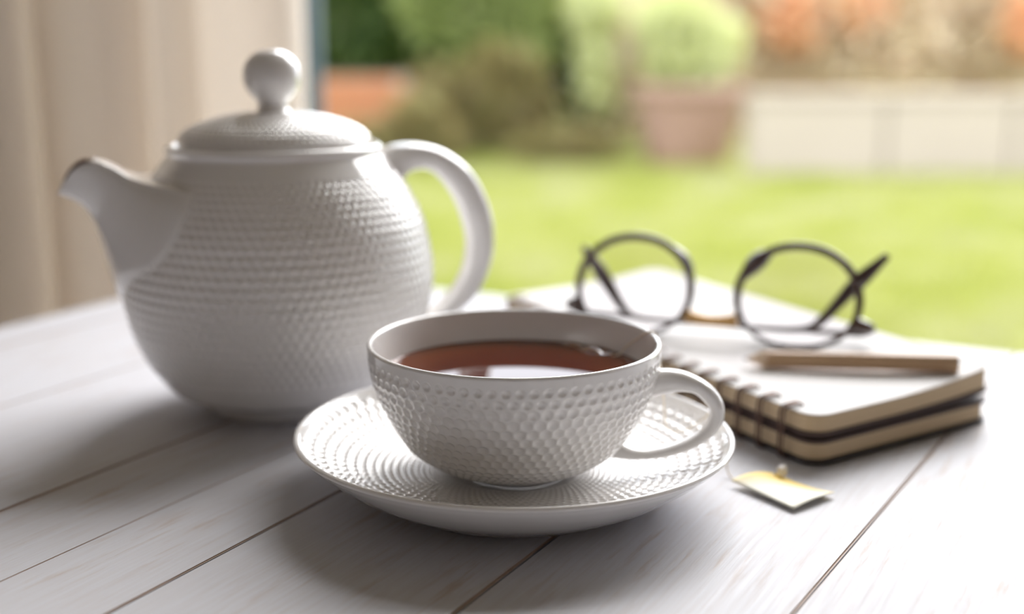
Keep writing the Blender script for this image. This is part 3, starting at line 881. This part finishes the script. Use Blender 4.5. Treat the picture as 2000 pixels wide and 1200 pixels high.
def temple(pts, lab=None):
    P = smooth_path([gp(*p) for p in pts], 60)
    tube('temple', P, [.0020, .0016, .0013, .0013, .0013, .0014, .0016, .0019, .0028, .0040, .0018], M['horn'], gl, 10, up=(0, 1, 0), flat=.62)
temple([(.1100, .0110, .0060), (.1070, .0095, .0125), (.098, .0088, .0145), (.060, .0082, .0145), (.0158, .0080, .0145), (-.0040, .0084, .0145), (-.0120, .0125, .0145), (-.0219, .0250, .0145), (-.0300, .0350, .0145), (-.0358, .0415, .0145)])
temple([(-.0362, .0105, .0060), (-.0335, .0090, .0085), (-.026, .0084, .0095), (.020, .0080, .0095), (.0583, .0080, .0095), (.0780, .0088, .0095), (.0865, .0130, .0095), (.1009, .0310, .0095), (.1085, .0392, .0095), (.1150, .0462, .0095)])

# ================================================================== GARDEN
lawn = mesh_obj('lawn', [(-14, 1.9, -.02), (14, 1.9, -.02), (14, 26, -.02), (-14, 26, -.02)], [(0, 1, 2, 3)], M['lawn']); lawn['kind'] = 'structure'
box('patio', (-14, Y1 + .2, -.12), (14, 2.3, -.005), M['patio'], kind='structure')
def grass():
    n = 170000
    y = 2.3 + (10.6 - 2.3) * rng.random(n) ** .8
    x = (rng.random(n) * 2 - 1) * (.55 * y + 1.2)
    bad = ((x > 1.5) & (y > 8.4)) | ((np.abs(x - 1.3) < .45) & (np.abs(y - 9.35) < .45)) | ((np.abs(x + 1.3) < .56) & (y > 9.4)) | (y > 10)
    x, y = x[~bad], y[~bad]; n = len(x)
    a = rng.random(n) * np.pi * 2; h = .035 + .045 * rng.random(n); w = .004 + .006 * rng.random(n)
    lx, ly = (rng.random(n) - .5) * .05, (rng.random(n) - .5) * .05
    V = np.empty((n, 3, 3))
    V[:, 0] = np.stack([x - np.cos(a) * w, y - np.sin(a) * w, np.full(n, -.02)], 1)
    V[:, 1] = np.stack([x + np.cos(a) * w, y + np.sin(a) * w, np.full(n, -.02)], 1)
    V[:, 2] = np.stack([x + lx, y + ly, h - .02], 1)
    me = bpy.data.meshes.new('grass')
    me.vertices.add(n * 3); me.vertices.foreach_set('co', V.reshape(-1))
    me.loops.add(n * 3); me.loops.foreach_set('vertex_index', np.arange(n * 3))
    me.polygons.add(n); me.polygons.foreach_set('loop_start', np.arange(n) * 3); me.polygons.foreach_set('loop_total', np.full(n, 3))
    me.update(calc_edges=True); me.materials.append(M['grass'])
    o = link(bpy.data.objects.new('grass', me)); o['kind'] = 'stuff'; tag(o, 'bright yellow-green lawn grass beyond the table', 'grass')
grass()

def leaves(name, blobs, n, size, mat, parent, off=(0, 0, 0)):
    """n rhombic leaves spread in ellipsoids blobs = [(centre, radii)] (denser towards the skin)."""
    V = np.empty((n, 4, 3)); k = 0
    vol = np.array([np.prod(b[1]) ** (2 / 3) for b in blobs]); cnt = np.maximum(1, (vol / vol.sum() * n).astype(int)); cnt[-1] = n - cnt[:-1].sum()
    for (c, rd), m in zip(blobs, cnt):
        d = rng.normal(size=(m, 3)); d /= np.linalg.norm(d, axis=1)[:, None]
        q = d * (rng.random(m) ** .45)[:, None] * np.array(rd) * (1 + .12 * rng.normal(size=m))[:, None] + np.array(c)
        ax = rng.normal(size=(m, 3)); ax /= np.linalg.norm(ax, axis=1)[:, None]
        bx = np.cross(ax, rng.normal(size=(m, 3))); bx /= np.linalg.norm(bx, axis=1)[:, None]
        s = (size * (.6 + .8 * rng.random(m)))[:, None]
        V[k:k + m, 0] = q - ax * s; V[k:k + m, 1] = q + bx * s * .42; V[k:k + m, 2] = q + ax * s; V[k:k + m, 3] = q - bx * s * .42
        k += m
    V[:, :, 2] = np.maximum(V[:, :, 2], .0)
    V -= np.array(off)
    me = bpy.data.meshes.new(name)
    me.vertices.add(n * 4); me.vertices.foreach_set('co', V.reshape(-1))
    me.loops.add(n * 4); me.loops.foreach_set('vertex_index', np.arange(n * 4))
    me.polygons.add(n); me.polygons.foreach_set('loop_start', np.arange(n) * 4); me.polygons.foreach_set('loop_total', np.full(n, 4))
    me.update(calc_edges=True); me.materials.append(mat)
    o = link(bpy.data.objects.new(name, me), parent); return o

def shrub(name, label, loc, blobs, n, size, mat, stems=5, cat='shrub', group=None, sz0=-.02):
    e = empty(name, loc, 0, label, cat, group)
    o = leaves('foliage', blobs, n, size, mat, e, (0, 0, 0)); o['kind'] = 'stuff'
    for k in range(stems):
        c, rd = blobs[k % len(blobs)]
        a = random.uniform(0, 6.28)
        p = [(.05 * math.cos(a), .05 * math.sin(a), sz0), ((c[0]) * .5 + .06 * math.cos(a), c[1] * .5 + .06 * math.sin(a), c[2] * .55), (c[0] + .3 * rd[0] * math.cos(a), c[1] + .3 * rd[1] * math.sin(a), c[2] + .4 * rd[2])]
        tube('stem', smooth_path(p, 8), [.018, .006], M['bark'], e, 6)
    return e

# hedge behind the left and middle
shrub('shrub', 'dark green shrub beside the curtain edge, leftmost of the garden', (-1.55, 11.2, 0),
      [((0, 0, 1.15), (.95, .28, .58)), ((-.9, 0, 1.2), (.8, .28, .8)), ((.3, 0, 1.75), (.85, .28, .5))], 7000, .07, M['leaf_dark'])
shrub('shrub', 'mid green shrub above the shaded bed, centre left', (-.25, 10.45, 0),
      [((-.1, 0, 1.25), (.62, .24, .5)), ((.25, 0, 1.65), (.62, .24, .6)), ((.2, 0, .85), (.42, .22, .35))], 6500, .06, M['leaf_mid'])
shrub('shrub', 'olive brown undergrowth in the shade below the green shrubs', (-.40, 9.78, 0),
      [((.0, 0, .38), (.56, .17, .34)), ((.35, 0, .38), (.38, .17, .36)), ((.30, 0, .56), (.34, .16, .30))], 7000, .05, M['leaf_olive'])
shrub('shrub', 'bright yellow-green shrub top in the garden background centre', (.80, 11.15, 0),
      [((-.25, 0, 1.33), (.28, .2, .26)), ((-.15, 0, 1.7), (.40, .2, .35))], 2200, .06, M['leaf_yellow'])
shrub('shrub', 'pale lime shrub hanging beside the large clay pot', (.62, 9.72, 0),
      [((.02, 0, .72), (.15, .2, .40)), ((0, 0, 1.15), (.22, .3, .25))], 1900, .055, M['leaf_lime'])
shrub('low_plant', 'low olive plant in front of the orange brick planter', (-.82, 9.05, 0), [((0, 0, .12), (.52, .16, .24)), ((.15, 0, .30), (.25, .14, .22))], 2600, .045, M['leaf_olive'], 3, 'plant')
shrub('low_plant', 'low brown-green plant at the lawn edge below the shrubs', (.42, 9.15, 0), [((0, 0, .08), (.38, .16, .2))], 1800, .045, M['leaf_olive'], 3, 'plant')
hd = empty('hedge', (0, 12.2, 0), 0, 'tall dark hedge closing the garden behind the shrubs', 'hedge')
hb = [((x_, random.uniform(-.2, .2), 1.0), (.75, .5, 1.05)) for x_ in np.arange(-6, 1.6, .7)]
o = leaves('foliage', hb, 16000, .09, M['leaf_dark'], hd); o['kind'] = 'stuff'
for x_ in np.arange(-6, 1.6, 1.4): tube('stem', [(x_, 0, -.02), (x_ + .05, 0, 1.4)], [.05, .02], M['bark'], hd, 8)
dh = empty('dry_hedge', (3.4, 10.9, 0), 0, 'tan and rust autumn hedge behind the cream low wall', 'hedge')
hb = [((x_, random.uniform(-.2, .2), .95), (.65, .45, 1.0)) for x_ in np.arange(-2.1, 3.6, .55)]
o = leaves('foliage', hb, 20000, .07, M['leaf_tan'], dh); o['kind'] = 'stuff'
hb = [((-1.15, -.45, 1.05), (.30, .15, .30)), ((-.55, -.45, 1.15), (.3, .15, .2)), ((.85, -.45, 1.05), (.28, .15, .35)), ((2.2, -.45, 1.2), (.4, .15, .4))]
o = leaves('rust_foliage', hb, 1500, .06, M['leaf_rust'], dh); o['kind'] = 'stuff'; o['label'] = 'rust orange leaf clusters'
for x_ in np.arange(-2.1, 3.6, 1.1): tube('stem', [(x_, 0, -.02), (x_ + .05, 0, 1.4)], [.04, .015], M['bark'], dh, 8)
# board fence behind everything
fc = empty('fence', (0, 13.4, 0), 0, 'weathered tan board fence at the end of the garden', 'fence')
fb = None
for k in range(58):
    x_ = -7.2 + k * .25
    if fb is None: fb = box('board', (0, 0, -.02), (.235, .025, 1.9), M['tan_board'], fc, .004, 1)
    else: fb = link(bpy.data.objects.new('board', fb.data), fc)
    fb.location = (x_, random.uniform(-.004, .004), random.uniform(-.015, .0))
# brick planter
bp = empty('brick_planter', (-1.30, 9.45, 0), 0, 'low orange brick planter beside the curtain edge in the garden', 'planter')
box('core', (-.50, .02, -.02), (.50, .46, .60), M['mortar'], bp)
br = None
for r_ in range(8):
    for k in range(5):
        x_ = -.52 + k * .215 - (.107 if r_ % 2 else 0)
        x0b, x1b = max(x_, -.52), min(x_ + .205, .52)
        if x1b - x0b < .03: continue
        b_ = box('brick', (x0b, -.012 + random.uniform(-.004, .004), .0 + r_ * .076), (x1b, .09, .066 + r_ * .076), M['brick'], bp, .004, 1)
for r_ in range(8):
    box('brick', (.44, .10 + (.05 if r_ % 2 else 0), r_ * .076), (.522, .29 + (.05 if r_ % 2 else 0), .066 + r_ * .076), M['brick'], bp, .004, 1)
box('soil', (-.46, .08, .58), (.44, .44, .615), M['soil'], bp)
# clay pot
cp_ = empty('clay_pot', (1.30, 9.35, -.02), 0, 'large mauve-brown clay pot standing on the lawn beside the cream wall', 'pot')
po = lathe('pot_body', [(0, 0), (.28, 0), (.295, .015), (.315, .12), (.345, .30), (.375, .46), (.385, .50), (.405, .505), (.410, .52), (.410, .575), (.400, .590), (.375, .590), (.362, .575), (.355, .50), (0, .48)], 64, M['clay'], cp_)
so_ = lathe('soil', [(0, .50), (.352, .50), (.352, .53), (.2, .545), (0, .55)], 40, M['soil'], cp_)
shrub('potted_plant', 'pale lime leafy plant growing in the large clay pot', (1.30, 9.35, .50),
      [((.0, 0, .22), (.34, .3, .26)), ((-.1, 0, .50), (.30, .28, .28)), ((.12, 0, .38), (.26, .25, .22))], 3000, .06, M['leaf_lime'], 6, 'plant', None, .02)
# cream block wall
lw = empty('low_wall', (1.6, 8.5, -.02), 0, 'low cream block wall along the lawn, right of the clay pot', 'wall')
wx = 0
for k, w_ in enumerate((.92, .85, .95, .95, .95)):
    box('block', (wx + .006, 0, 0), (wx + w_ - .006, .24, .50), M['block'], lw, .01, 2)
    box('coping', (wx + .003, -.02, .50), (wx + w_ - .003, .26, .555), M['block'], lw, .008, 2)
    wx += w_
